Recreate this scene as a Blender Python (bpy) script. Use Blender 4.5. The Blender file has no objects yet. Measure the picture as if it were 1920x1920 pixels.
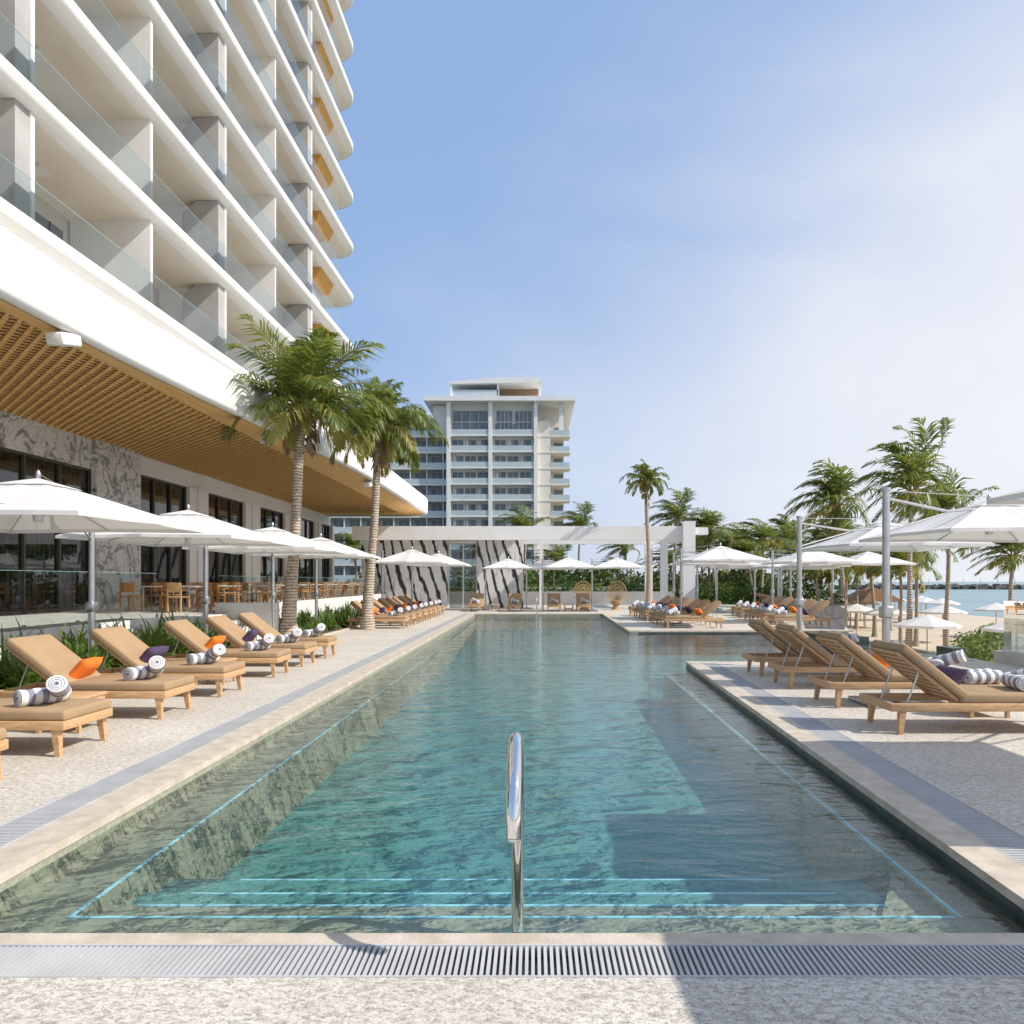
import bpy, bmesh, math, random
from mathutils import Vector, Matrix
random.seed(7)
S=bpy.context.scene
R=random.random
def U(a,b): return a+(b-a)*random.random()

# ---------------------------------------------------------------- materials
def newmat(name):
    m=bpy.data.materials.new(name); m.use_nodes=True
    nt=m.node_tree; b=nt.nodes["Principled BSDF"]
    return m,nt,b
def N(nt,t,**k):
    n=nt.nodes.new(t)
    for a,v in k.items(): setattr(n,a,v)
    return n
def ramp(nt,stops,fac):
    r=nt.nodes.new('ShaderNodeValToRGB'); e=r.color_ramp.elements
    while len(e)<len(stops): e.new(0.5)
    for i,(p,c) in enumerate(stops):
        e[i].position=p; e[i].color=(c[0],c[1],c[2],1)
    nt.links.new(fac,r.inputs[0]); return r.outputs[0]
def coord(nt,scale=(1,1,1),rot=(0,0,0)):
    t=nt.nodes.new('ShaderNodeTexCoord'); mp=nt.nodes.new('ShaderNodeMapping')
    mp.inputs['Scale'].default_value=scale; mp.inputs['Rotation'].default_value=rot
    nt.links.new(t.outputs['Object'],mp.inputs[0]); return mp.outputs[0]
def noise(nt,vec,scale,detail=4,rough=.55,dist=0):
    n=nt.nodes.new('ShaderNodeTexNoise'); n.inputs['Scale'].default_value=scale
    n.inputs['Detail'].default_value=detail; n.inputs['Roughness'].default_value=rough
    n.inputs['Distortion'].default_value=dist
    nt.links.new(vec,n.inputs['Vector']); return n.outputs['Fac']
def bumpn(nt,h,strength,dist,b=None):
    n=nt.nodes.new('ShaderNodeBump'); n.inputs['Strength'].default_value=strength
    n.inputs['Distance'].default_value=dist; nt.links.new(h,n.inputs['Height'])
    if b: nt.links.new(n.outputs[0],b.inputs['Normal'])
    return n.outputs[0]
def mixc(nt,a,b,fac,mode='MIX'):
    n=nt.nodes.new('ShaderNodeMix'); n.data_type='RGBA'; n.blend_type=mode
    for s,v in ((6,a),(7,b),(0,fac)):
        if hasattr(v,'links'): nt.links.new(v,n.inputs[s])
        else: n.inputs[s].default_value=(v if s==0 else (v[0],v[1],v[2],1))
    return n.outputs[2]
def pm(name,c,rough=.6,c2=None,ns=3,bump=0,bs=30,metal=0,spec=.5,scale=(1,1,1)):
    m,nt,b=newmat(name)
    b.inputs['Roughness'].default_value=rough; b.inputs['Metallic'].default_value=metal
    b.inputs['Specular IOR Level'].default_value=spec
    v=coord(nt,scale)
    if c2 is None: c2=tuple(x*.86 for x in c)
    f=noise(nt,v,ns,5)
    nt.links.new(ramp(nt,[(.35,c2),(.65,c)],f),b.inputs['Base Color'])
    if bump: bumpn(nt,noise(nt,v,bs,4),bump,.01,b)
    return m
white=pm('white_plaster',(.81,.80,.78),.55,(.76,.75,.72),.6)
cream=pm('cream_plaster',(.77,.72,.64),.7,(.72,.66,.58),.7)
greyp=pm('grey_plaster_and_shade',(.44,.43,.42),.8,(.37,.36,.35),1.2)  # plain grey on the garden wall; on the tower fins it carries painted shade
taupe=pm('taupe_wall',(.62,.56,.48),.8,(.56,.50,.42),.8)
bronze=pm('bronze_frame',(.07,.06,.05),.45)
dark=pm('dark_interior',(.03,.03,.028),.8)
curtain=pm('curtain',(.24,.27,.22),.9,(.13,.15,.12),4,scale=(1,6,.1))
teak=pm('teak',(.60,.38,.20),.5,(.46,.27,.13),6,.15,60,scale=(1,6,6))
tan=pm('tan_cushion',(.40,.27,.155),.85,(.35,.235,.13),4,.25,300)
orange=pm('orange_fabric',(.85,.20,.02),.85,None,6,.2,200)
purple=pm('purple_fabric',(.08,.05,.11),.85,None,6,.2,200)
towelw=pm('towel_white',(.80,.80,.80),.95,None,20,.5,160)
towelg=pm('towel_grey',(.27,.27,.33),.95,None,20,.5,160)
alu=pm('brushed_aluminium',(.62,.62,.62),.32,None,8,0,1,1.0)
chrome=pm('chrome',(.85,.84,.82),.05,(.8,.8,.8),3,0,1,1.0)
wood_s=pm('wood_slat',(.80,.53,.22),.6,(.66,.41,.14),5,scale=(1,1,3))
wood_b=pm('wood_panel',(.80,.51,.20),.6,(.68,.41,.14),3,scale=(3,.4,1))
wood_d=pm('wood_backing',(.26,.145,.05),.8)
wood_o=pm('orange_timber',(.72,.38,.08),.6,(.60,.30,.06),3,scale=(3,3,.4))
wood_p=pm('brown_timber',(.34,.22,.13),.6,(.26,.16,.09),3)
soil=pm('soil',(.12,.085,.055),.95,(.06,.045,.03),8,.8,20)
sand=pm('sand',(.60,.50,.38),.95,(.52,.43,.32),.4,.4,6)
grassm=pm('grass_ground',(.07,.10,.03),.95,(.04,.06,.02),.4)
grate=pm('grate_plastic',(.52,.52,.52),.75,None,3,0,1,0,.25)
channel=pm('channel_dark',(.05,.055,.06),.7)
wicker=pm('wicker',(.52,.34,.16),.7,(.4,.25,.11),20)
rock=pm('rock',(.16,.14,.12),.9,(.08,.07,.06),1)
thatch=pm('thatch',(.22,.12,.06),.95,(.15,.08,.04),8,.5,30)
red=pm('red_cloth',(.6,.08,.04),.8); lime=pm('lime_cloth',(.35,.6,.12),.8)
weir=pm('weir_stone',(.09,.095,.085),.3,(.05,.055,.05),5)
gd=pm('dark_window',(.12,.14,.15),.08,(.07,.08,.09),.5)
terr=pm('terrace_stone',(.62,.60,.56),.7,(.52,.50,.46),2)
def deckmat():
    m,nt,b=newmat('travertine_deck'); b.inputs['Roughness'].default_value=.65
    v=coord(nt)
    big=ramp(nt,[(.3,(.66,.61,.53)),(.7,(.78,.73,.65))],noise(nt,v,1.1,7,.6))
    fl=ramp(nt,[(.41,(.56,.54,.52)),(.48,(.80,.785,.76)),(.55,(1.0,1.0,1.0))],noise(nt,coord(nt,(1,1.9,1),(0,0,.6)),21,8,.78,.6))
    c=mixc(nt,big,fl,1.0,'MULTIPLY')
    sp=ramp(nt,[(.38,(.50,.49,.48)),(.47,(1,1,1))],noise(nt,v,80,4,.7))
    c=mixc(nt,c,sp,1.0,'MULTIPLY')
    br=nt.nodes.new('ShaderNodeTexBrick'); nt.links.new(v,br.inputs['Vector'])
    br.inputs['Scale'].default_value=1; br.inputs['Mortar Size'].default_value=.0018
    br.inputs['Brick Width'].default_value=1.8; br.inputs['Row Height'].default_value=1.2
    br.inputs['Color1'].default_value=(1,1,1,1); br.inputs['Color2'].default_value=(.94,.935,.93,1)
    br.inputs['Mortar'].default_value=(.60,.58,.55,1)
    c=mixc(nt,c,br.outputs[0],1.0,'MULTIPLY')
    nt.links.new(c,b.inputs['Base Color'])
    bumpn(nt,noise(nt,v,60,5,.7),.3,.006,b); return m
deck=deckmat()
coping=pm('coping_stone',(.62,.54,.44),.5,(.47,.40,.31),6,.4,50)
def tilemat(name,c1,c2):
    m,nt,b=newmat(name); b.inputs['Roughness'].default_value=.5
    v=coord(nt)
    vo=nt.nodes.new('ShaderNodeTexVoronoi'); vo.inputs['Scale'].default_value=42; nt.links.new(v,vo.inputs['Vector'])
    base=ramp(nt,[(.3,c2),(.7,c1)],noise(nt,v,.5,3,.5,.2))
    sp=ramp(nt,[(0,(.74,.76,.76)),(1,(1.22,1.22,1.18))],vo.outputs['Color'])
    nt.links.new(mixc(nt,base,sp,1,'MULTIPLY'),b.inputs['Base Color']); return m
ledge=tilemat('ledge_mosaic',(.36,.35,.27),(.31,.31,.24))
deep=tilemat('pool_mosaic',(.135,.33,.31),(.105,.29,.28))
blueline=pm('blue_tile_line',(.45,.85,.98),.4)
def zebram():
    m,nt,b=newmat('zebra_marble'); b.inputs['Roughness'].default_value=.25
    v=coord(nt,(1,1,.24),(0,math.radians(48),0))
    w=nt.nodes.new('ShaderNodeTexWave'); w.bands_direction='X'; w.inputs['Scale'].default_value=.75
    w.inputs['Distortion'].default_value=5.5; w.inputs['Detail'].default_value=5; w.inputs['Detail Scale'].default_value=1.1; w.inputs['Detail Roughness'].default_value=.65
    nt.links.new(v,w.inputs['Vector'])
    c=ramp(nt,[(.07,(.03,.03,.035)),(.17,(.25,.25,.26)),(.25,(.80,.79,.77))],w.outputs['Fac'])
    c=mixc(nt,c,ramp(nt,[(.35,(.6,.61,.63)),(.48,(1,1,1))],noise(nt,v,3.5,7,.65,1)),1,'MULTIPLY')
    nt.links.new(c,b.inputs['Base Color']); return m
marbleA=zebram()
def crackm():
    m,nt,b=newmat('veined_marble'); b.inputs['Roughness'].default_value=.3
    v=coord(nt,(1,1,1),(.5,.3,.2))
    c=ramp(nt,[(.465,(.72,.71,.70)),(.49,(.30,.30,.31)),(.505,(.18,.18,.19)),(.53,(.70,.69,.68))],noise(nt,v,.9,8,.6,1.2))
    c2=ramp(nt,[(.47,(1,1,1)),(.5,(.6,.6,.62)),(.53,(1,1,1))],noise(nt,v,2.6,7,.6,.8))
    c=mixc(nt,c,c2,.9,'MULTIPLY')
    nt.links.new(c,b.inputs['Base Color']); return m
marbleB=crackm()

def glassy(name,tint,ior=1.45,bump=None,rough=0.0,refl=(1,1,1)):
    m=bpy.data.materials.new(name); m.use_nodes=True; nt=m.node_tree; nt.nodes.clear()
    o=nt.nodes.new('ShaderNodeOutputMaterial'); mx=nt.nodes.new('ShaderNodeMixShader')
    tr=nt.nodes.new('ShaderNodeBsdfTransparent'); tr.inputs[0].default_value=(*tint,1)
    gl=nt.nodes.new('ShaderNodeBsdfGlossy'); gl.inputs['Roughness'].default_value=rough; gl.inputs[0].default_value=(*refl,1)
    fr=nt.nodes.new('ShaderNodeFresnel'); fr.inputs[0].default_value=ior
    nt.links.new(fr.outputs[0],mx.inputs[0]); nt.links.new(tr.outputs[0],mx.inputs[1]); nt.links.new(gl.outputs[0],mx.inputs[2])
    nt.links.new(mx.outputs[0],o.inputs[0])
    if bump:
        nrm=bump(nt); nt.links.new(nrm,gl.inputs['Normal']); nt.links.new(nrm,fr.inputs['Normal'])
    return m
glass=glassy('balustrade_glass',(.80,.89,.89),1.5)
glassw=glassy('window_glass',(.50,.55,.54),1.75)
def waterbump(nt):
    a=noise(nt,coord(nt,(.8,1.7,1)),1.6,2,.45,.5); b=noise(nt,coord(nt,(1,2.2,1),(0,0,.2)),6.5,3,.5,.5)
    ad=N(nt,'ShaderNodeMath',operation='MULTIPLY_ADD'); nt.links.new(b,ad.inputs[0]); ad.inputs[1].default_value=.26; nt.links.new(a,ad.inputs[2])
    return bumpn(nt,ad.outputs[0],.23,.10)
water=glassy('pool_water',(.90,.98,.97),1.33,waterbump,.0,(.95,.98,1))
def seamat():
    m,nt,b=newmat('sea_water'); b.inputs['Roughness'].default_value=.25
    v=coord(nt)
    nt.links.new(ramp(nt,[(.35,(.06,.17,.21)),(.65,(.11,.27,.30))],noise(nt,coord(nt,(1,.3,1)),.03,5)),b.inputs['Base Color'])
    bumpn(nt,noise(nt,v,.8,5),.5,.4,b); return m
seam=seamat()
def translucent(name,c,c2,t=.35,ns=2,rough=.6,tc=None):
    m,nt,b=newmat(name); b.inputs['Roughness'].default_value=rough
    v=coord(nt); col=ramp(nt,[(.3,c2),(.7,c)],noise(nt,v,ns,4))
    nt.links.new(col,b.inputs['Base Color'])
    tl=nt.nodes.new('ShaderNodeBsdfTranslucent')
    tl.inputs[0].default_value=(*(tc or c),1)
    mx=nt.nodes.new('ShaderNodeMixShader'); mx.inputs[0].default_value=t
    nt.links.new(b.outputs[0],mx.inputs[1]); nt.links.new(tl.outputs[0],mx.inputs[2])
    nt.links.new(mx.outputs[0],nt.nodes['Material Output'].inputs[0]); return m
canvas=translucent('white_canvas',(.80,.79,.78),(.77,.76,.74),.22,1.5,.8,(.78,.76,.73))
leafA=translucent('palm_leaf',(.13,.18,.035),(.055,.09,.022),.35,1.6,.42,(.28,.35,.06))
leafB=translucent('palm_leaf_yellow',(.38,.34,.09),(.22,.22,.05),.35,2,.5,(.5,.46,.10))
leafD=translucent('dead_frond',(.36,.25,.14),(.20,.13,.07),.2,3,.8)
strap=translucent('strap_leaf',(.12,.22,.035),(.055,.11,.02),.3,3,.4,(.28,.42,.06))
bushm=translucent('bush_leaf',(.07,.12,.03),(.03,.055,.015),.25,.5,.6,(.14,.22,.04))
def trunkm():
    m,nt,b=newmat('palm_bark'); b.inputs['Roughness'].default_value=.9
    v=coord(nt,(1,1,1)); w=nt.nodes.new('ShaderNodeTexWave'); w.bands_direction='Z'; w.inputs['Scale'].default_value=3.6
    w.inputs['Distortion'].default_value=2.5; w.inputs['Detail'].default_value=3; w.inputs['Detail Scale'].default_value=2; nt.links.new(v,w.inputs['Vector'])
    c=ramp(nt,[(.08,(.26,.19,.14)),(.3,(.44,.36,.28)),(.9,(.54,.46,.37))],w.outputs['Fac'])
    c=mixc(nt,c,ramp(nt,[(.3,(.55,.53,.50)),(.52,(1,1,1))],noise(nt,v,9,5)),1,'MULTIPLY')
    nt.links.new(c,b.inputs['Base Color']); bumpn(nt,w.outputs['Fac'],.5,.03,b); return m
bark=trunkm()

# ---------------------------------------------------------------- mesh builder
class MB:
    def __init__(s,*mats): s.v=[];s.f=[];s.m=[];s.sm=[];s.mats=list(mats)
    def mi(s,m):
        if m not in s.mats: s.mats.append(m)
        return s.mats.index(m)
    def add(s,vs,fs,m,smooth=False):
        o=len(s.v); s.v+= [tuple(p) for p in vs]; k=s.mi(m)
        for f in fs: s.f.append([i+o for i in f]); s.m.append(k); s.sm.append(smooth)
    def box(s,x0,x1,y0,y1,z0,z1,m):
        s.add([(x0,y0,z0),(x1,y0,z0),(x1,y1,z0),(x0,y1,z0),(x0,y0,z1),(x1,y0,z1),(x1,y1,z1),(x0,y1,z1)],
          [(0,3,2,1),(4,5,6,7),(0,1,5,4),(1,2,6,5),(2,3,7,6),(3,0,4,7)],m)
    def mbox(s,M,sx,sy,sz,m):
        c=[(-1,-1,-1),(1,-1,-1),(1,1,-1),(-1,1,-1),(-1,-1,1),(1,-1,1),(1,1,1),(-1,1,1)]
        s.add([M@Vector((a*sx/2,b*sy/2,c_*sz/2)) for a,b,c_ in c],[(0,3,2,1),(4,5,6,7),(0,1,5,4),(1,2,6,5),(2,3,7,6),(3,0,4,7)],m)
    def rbox(s,M,sx,sy,sz,bev,m,seg=2):
        bm=bmesh.new(); bmesh.ops.create_cube(bm,size=1)
        for v in bm.verts: v.co=Vector((v.co.x*sx,v.co.y*sy,v.co.z*sz))
        bmesh.ops.bevel(bm,geom=bm.edges[:],offset=bev,segments=seg,profile=.5,affect='EDGES')
        bm.verts.index_update()
        s.add([M@v.co for v in bm.verts],[[v.index for v in f.verts] for f in bm.faces],m,True); bm.free()
    def prism(s,poly,z0,z1,m,side=None):
        a=sum(poly[i][0]*poly[(i+1)%len(poly)][1]-poly[(i+1)%len(poly)][0]*poly[i][1] for i in range(len(poly)))
        if a<0: poly=poly[::-1]
        n=len(poly); vs=[(p[0],p[1],z0) for p in poly]+[(p[0],p[1],z1) for p in poly]
        s.add(vs,[list(range(n,2*n))],m); s.add(vs,[list(range(n))[::-1]]+[(i,(i+1)%n,n+(i+1)%n,n+i) for i in range(n)],side or m)
    def tube(s,pts,rad,m,n=8,caps=True,smooth=True):
        pts=[Vector(p) for p in pts]; k=len(pts)
        if not isinstance(rad,(list,tuple)): rad=[rad]*k
        vs=[];fs=[]; ref=None
        for i,p in enumerate(pts):
            d=(pts[min(i+1,k-1)]-pts[max(i-1,0)]).normalized()
            if ref is None:
                ref=Vector((1,0,0)) if abs(d.x)<.9 else Vector((0,1,0))
            a=(ref-d*ref.dot(d)).normalized(); b=d.cross(a); ref=a
            for j in range(n):
                t=2*math.pi*j/n; vs.append(p+(a*math.cos(t)+b*math.sin(t))*rad[i])
        for i in range(k-1):
            for j in range(n): fs.append((i*n+j,i*n+(j+1)%n,(i+1)*n+(j+1)%n,(i+1)*n+j))
        s.add(vs,fs,m,smooth)
        if caps: s.add(vs[:n]+vs[-n:],[list(range(n))[::-1],list(range(n,2*n))],m)
    def mesh(s,name,recalc=False):
        me=bpy.data.meshes.new(name); me.from_pydata(s.v,[],s.f)
        for m in s.mats: me.materials.append(m)
        me.polygons.foreach_set('material_index',s.m); me.polygons.foreach_set('use_smooth',s.sm); me.update()
        if recalc:
            bm=bmesh.new(); bm.from_mesh(me); bmesh.ops.recalc_face_normals(bm,faces=bm.faces); bm.to_mesh(me); bm.free()
        return me
    def obj(s,name,loc=(0,0,0),parent=None,recalc=False): return inst(s.mesh(name,recalc),name,loc,parent=parent)
def inst(me,name,loc=(0,0,0),rz=0,sc=1,parent=None,rot=None):
    o=bpy.data.objects.new(name,me); o.location=loc; o.rotation_euler=rot or (0,0,rz); o.scale=(sc,sc,sc) if not isinstance(sc,tuple) else sc
    S.collection.objects.link(o)
    if parent: o.parent=parent
    return o
def empty(name):
    e=bpy.data.objects.new(name,None); S.collection.objects.link(e); return e
def T(x,y,z): return Matrix.Translation((x,y,z))
def RX(a): return Matrix.Rotation(a,4,'X')
def RY(a): return Matrix.Rotation(a,4,'Y')
def RZ(a): return Matrix.Rotation(a,4,'Z')

# ---------------------------------------------------------------- ground, deck, pool
def ER(y): return 2.45+(y-3.3)*(.6/11.2)     # pool edge on the right side
SH=52
b=MB(); b.add([(-3000,-300,-2.6),(SH,-300,-2.6),(SH,5000,-2.6),(-3000,5000,-2.6)],[(0,1,2,3)],sand)
b.add([(SH,-300,-2.6),(SH+8,-300,-2.9),(SH+8,5000,-2.9),(SH,5000,-2.6)],[(0,1,2,3)],sand); b.obj('beach_ground')
b=MB(); b.add([(SH-10,-3000,-2.75),(6000,-3000,-2.75),(6000,9000,-2.75),(SH-10,9000,-2.75)],[(0,1,2,3)],seam)
b.add([(-6000,5000,-2.75),(SH-10,5000,-2.75),(SH-10,9000,-2.75),(-6000,9000,-2.75)],[(0,1,2,3)],seam); b.obj('sea')
YF=3.3
b=MB(deck)
b.prism([(-9,-8),(9.2,-8),(9.2,2.93),(-9,2.93)],-2.6,0,deck)
b.prism([(-9,2.93),(-3.5,2.93),(-3.5,36.3),(-9,36.3)],-2.6,0,deck)
b.prism([(ER(2.93)+.56,2.93),(9.2,2.93),(9.2,14.2),(ER(14.2)+.56,14.2)],-2.6,0,deck)
b.prism([(3.42,23.9),(10.4,23.9),(14.8,36.3),(3.7,36.3)],-2.6,0,deck)
b.prism([(-14,36.3),(14.8,36.3),(19.6,50),(-14,50)],-2.6,0,deck)
b.obj('stone_deck')
b=MB(coping)
def cop(poly): b.prism(poly,-.055,0,coping)
cop([(-3.2,3.2),(ER(3.2)+.26,3.2),(ER(3.3)+.26,YF),(-3.2,YF)])
cop([(-3.2,YF),(-2.91,YF),(-2.91,36),(-3.2,36)])
cop([(ER(YF),YF),(ER(YF)+.26,YF),(ER(14.2)+.26,14.2),(ER(14.2),14.2)])
cop([(ER(14.2),14.2),(9.2,14.2),(9.2,14.5),(ER(14.5),14.5)])
cop([(3.1,23.6),(10.4,23.6),(10.4,23.9),(3.42,23.9),(3.7,36.3),(3.4,36)])
cop([(-3.5,36),(3.4,36),(3.7,36.3),(-3.5,36.3)])
b.obj('pool_coping')
b=MB(channel)
b.box(-3.5,3.2,2.93,3.2,-.3,-.06,channel); b.box(-3.5,-3.2,3.2,36,-.3,-.06,channel)
b.prism([(ER(3.2)+.26,3.2),(ER(3.2)+.56,3.2),(ER(14.2)+.56,14.2),(ER(14.2)+.26,14.2)],-.3,-.06,channel)
x=-3.48
while x<ER(3.2)+.56:
    b.box(x,x+.014,2.945,3.185,-.03,-.001,grate); x+=.0265
for yy in (2.932,3.186): b.box(-3.5,ER(3.2)+.56,yy,yy+.012,-.05,.0015,grate)
y=3.21
while y<36:
    b.box(-3.488,-3.212,y,y+.015,-.03,-.001,grate); y+=.0265
for xx in (-3.499,-3.212): b.box(xx,xx+.011,3.2,36,-.05,.0015,grate)
y=3.21
while y<14.18:
    e=ER(y); b.box(e+.272,e+.548,y,y+.015,-.03,-.001,grate); y+=.0265
for off in (.261,.548): b.prism([(ER(3.2)+off,3.2),(ER(3.2)+off+.011,3.2),(ER(14.2)+off+.011,14.2),(ER(14.2)+off,14.2)],-.05,.0015,grate)
b.obj('overflow_grating')

pool=empty('swimming_pool')
b=MB(deep)
zf=-.80
b.add([(-3,3.2,zf),(9.5,3.2,zf),(9.5,36.2,zf),(-3,36.2,zf)],[(0,1,2,3)],deep)
b.obj('floor',parent=pool)
b=MB(ledge)
zl=-.24
b.box(-2.95,-2.52,YF-.05,36.1,-1.2,zl,ledge)
b.box(-2.52,ER(YF)+.1,YF-.05,3.98,-1.2,zl-.001,ledge)
b.prism([(ER(3.98)-.18,3.98),(ER(3.98)+.1,3.98),(ER(14.5)+.1,14.5),(ER(14.5)-.45,14.5)],-1.2,zl,ledge)
b.prism([(1.9,3.98),(ER(4)-.18,3.98),(ER(4.7)-.2,4.7)],-1.2,zl-.05,ledge)
st=[(4.33,-.33,2.35,2.1),(4.68,-.41,2.2,1.95),(5.09,-.49,2.05,1.65)]
py=3.98
for yy,z,xl,xr in st:
    b.box(-2.52,ER(4)-.18-.001,py,yy,-1.2,z,ledge if z>-.4 else deep); py=yy
b.obj('steps_and_ledges',parent=pool)
b=MB(blueline); w=.022
b.box(-2.545,-2.545+w,3.98,36,zl,zl+.006,blueline)
b.box(-2.545,ER(3.98)-.18,3.955,3.955+w,zl,zl+.006,blueline)
b.box(-2.9,ER(3.98),3.60,3.60+w*.7,zl,zl+.006,blueline)
b.prism([(ER(3.98)-.16,3.96),(ER(3.98)-.140,3.96),(ER(14.5)-.410,14.5),(ER(14.5)-.43,14.5)],zl,zl+.006,blueline)
for yy,z,xl,xr in st: b.box(-xl,xr,yy-.03,yy-.03+w,z,z+.006,blueline)
b.box(2.4,9,17.2,17.2+.03,zf,zf+.006,blueline)
b.obj('tile_lines',parent=pool)
b=MB(ledge)
def wall(x0,y0,x1,y1,t=.03,m=ledge,z1=-.056):
    d=Vector((x1-x0,y1-y0,0)).normalized(); n=Vector((-d.y,d.x,0))*t
    b.prism([(x0,y0),(x1,y1),(x1+n.x,y1+n.y),(x0+n.x,y0+n.y)],-1.3,z1,m)
wall(-2.92,YF+.0,-2.92,36,.3); wall(2.6,YF-.01,-3.0,YF-.01,.3)
wall(ER(YF)+.02,YF,ER(14.5)+.02,14.5,-.3,weir); wall(ER(14.5),14.49,9.4,14.49,-.3,weir)
wall(9.4,23.61,3.1,23.61,-.3,weir); wall(3.12,23.61,3.42,36,-.3); wall(3.4,36.01,-3,36.01,-.3)
b.obj('walls',parent=pool)
b=MB(weir)
b.box(9.4,9.65,14.5,23.6,-2.6,-.10,weir)
b.box(9.0,9.3,15.6,16.2,-1,.16,weir); b.box(8.3,9.35,20.2,22.6,-1,.05,weir)
b.obj('infinity_weir',parent=pool)
b=MB(water)
zw=-.105
b.add([(-2.93,YF-.02,zw),(ER(YF)+.03,YF-.02,zw),(ER(14.5)+.01,14.48,zw),(9.42,14.48,zw),(9.42,23.62,zw),(3.11,23.62,zw),(3.41,36.02,zw),(-2.93,36.02,zw)],[list(range(8))],water)
b.obj('pool_water',parent=pool)
b=MB(grassm)
b.prism([(-90,50.01),(19.6,50.01),(26,90),(30,320),(-90,320)],-2.6,-.03,grassm)
b.obj('lawn')
b=MB(soil)
b.box(-8.89,-6.75,2,17.4,-.2,.035,soil); b.box(-8.89,-6.2,21.2,36,-.2,.035,soil); b.obj('planting_bed')
b=MB(coping); b.box(-6.75,-6.67,2,17.4,-.2,.05,coping); b.box(-6.2,-6.12,21.2,36,-.2,.05,coping); b.obj('bed_edging')
glassedge=pm('glass_edge',(.35,.55,.52),.2)
def glassrail(name,pts,z0,h,step=1.5):
    b=MB(glass)
    for (x0,y0),(x1,y1) in zip(pts,pts[1:]):
        L=math.hypot(x1-x0,y1-y0); n=max(1,round(L/step)); dx,dy=(x1-x0)/L,(y1-y0)/L
        for i in range(n):
            a=i*L/n+.012; c=(i+1)*L/n-.012
            p=(x0+dx*a,y0+dy*a); q=(x0+dx*c,y0+dy*c)
            b.add([(p[0],p[1],z0),(q[0],q[1],z0),(q[0],q[1],z0+h),(p[0],p[1],z0+h)],[(0,1,2,3)],glass)
            M=T((p[0]+q[0])/2,(p[1]+q[1])/2,z0+h)@RZ(math.atan2(dy,dx)); b.mbox(M,c-a,.012,.006,glassedge)
            for e in (p,q): b.box(e[0]-.02,e[0]+.02,e[1]-.02,e[1]+.02,z0-.02,z0+.09,alu)
    return b.obj(name)
b=MB(white); b.box(9.2,9.45,-2,14.5,-2.6,.22,terr); b.obj('kerb_wall')
glassrail('glass_balustrade',[(9.33,-2),(9.33,14.4)],.22,1.0)
glassrail('glass_balustrade',[(10.3,24),(14.7,36.3),(19.4,49.5)],0,1.1)

# ---------------------------------------------------------------- hotel tower
H=empty('hotel_tower')
def EX(y): return -12.3+(y-16.75)*(.5/31.55)
def sweep(path,prof,m,b):
    n=len(prof); vs=[]
    for (x,y,nx,ny) in path:
        for ins,z in prof: vs.append((x-nx*ins,y-ny*ins,z))
    fs=[]
    for i in range(len(path)-1):
        for j in range(n-1): fs.append((i*n+j,(i+1)*n+j,(i+1)*n+j+1,i*n+j+1))
    b.add(vs,fs,m,True)
def endpath(fx,y0,y1,r,backx,step=3):
    p=[];y=y0
    while y<y1-r-1e-6: p.append((fx(y),y,1,0)); y+=step
    xe=fx(y1-r)
    for i in range(9):
        t=math.pi/2*i/8; p.append((xe-r+r*math.cos(t),y1-r+r*math.sin(t),math.cos(t),math.sin(t)))
    p.append((backx,y1,0,1)); return p
b=MB(white,cream)
path=endpath(EX,2,49.0,1.6,-17.5)
for k in range(0,13):
    zt=10.5+3.3*k
    sweep(path,[(.5,zt-.44),(.26,zt-.43),(.08,zt-.36),(0,zt-.25),(0,zt-.02),(.03,zt)],white,b)
    out=[(x-nx*.03,y-ny*.03) for x,y,nx,ny in path]+[(-17.5,2)]
    inn=[(x-nx*.5,y-ny*.5) for x,y,nx,ny in path]+[(-17.5,2)]
    b.add([(x,y,zt) for x,y in out],[list(range(len(out)))],cream)
    b.add([(x,y,zt-.44) for x,y in inn],[list(range(len(inn)))[::-1]],cream)
b.obj('balcony_slabs',parent=H)
b=MB(glass)
pts=[(x-nx*.10,y-ny*.10) for x,y,nx,ny in path][:-1]
LL=[0]
for a,c in zip(pts,pts[1:]): LL.append(LL[-1]+math.hypot(a[0]-c[0],a[1]-c[1]))
def at(s):
    for i in range(len(LL)-1):
        if s<=LL[i+1]+1e-6:
            t=(s-LL[i])/(LL[i+1]-LL[i]); return (pts[i][0]+(pts[i+1][0]-pts[i][0])*t,pts[i][1]+(pts[i+1][1]-pts[i][1])*t)
    return pts[-1]
for k in range(0,13):
    zt=10.5+3.3*k; s=0
    while s<42.5:
        p=at(s+.015); q=at(s+1.38-.015)
        b.add([(p[0],p[1],zt),(q[0],q[1],zt),(q[0],q[1],zt+1.02),(p[0],p[1],zt+1.02)],[(0,1,2,3)],glass)
        M=T((p[0]+q[0])/2,(p[1]+q[1])/2,zt+1.025)@RZ(math.atan2(q[1]-p[1],q[0]-p[0])); b.mbox(M,math.hypot(q[0]-p[0],q[1]-p[1]),.014,.01,glassedge)
        s+=1.38
b.obj('balcony_glass',parent=H)
b=MB(white,greyp,taupe,cream)
fins=[7.2,12.7,18.2,23.7,29.2,34.6,40.0]
b.box(-24,-15.2,2,45,7.2,51.5,cream)
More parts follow.
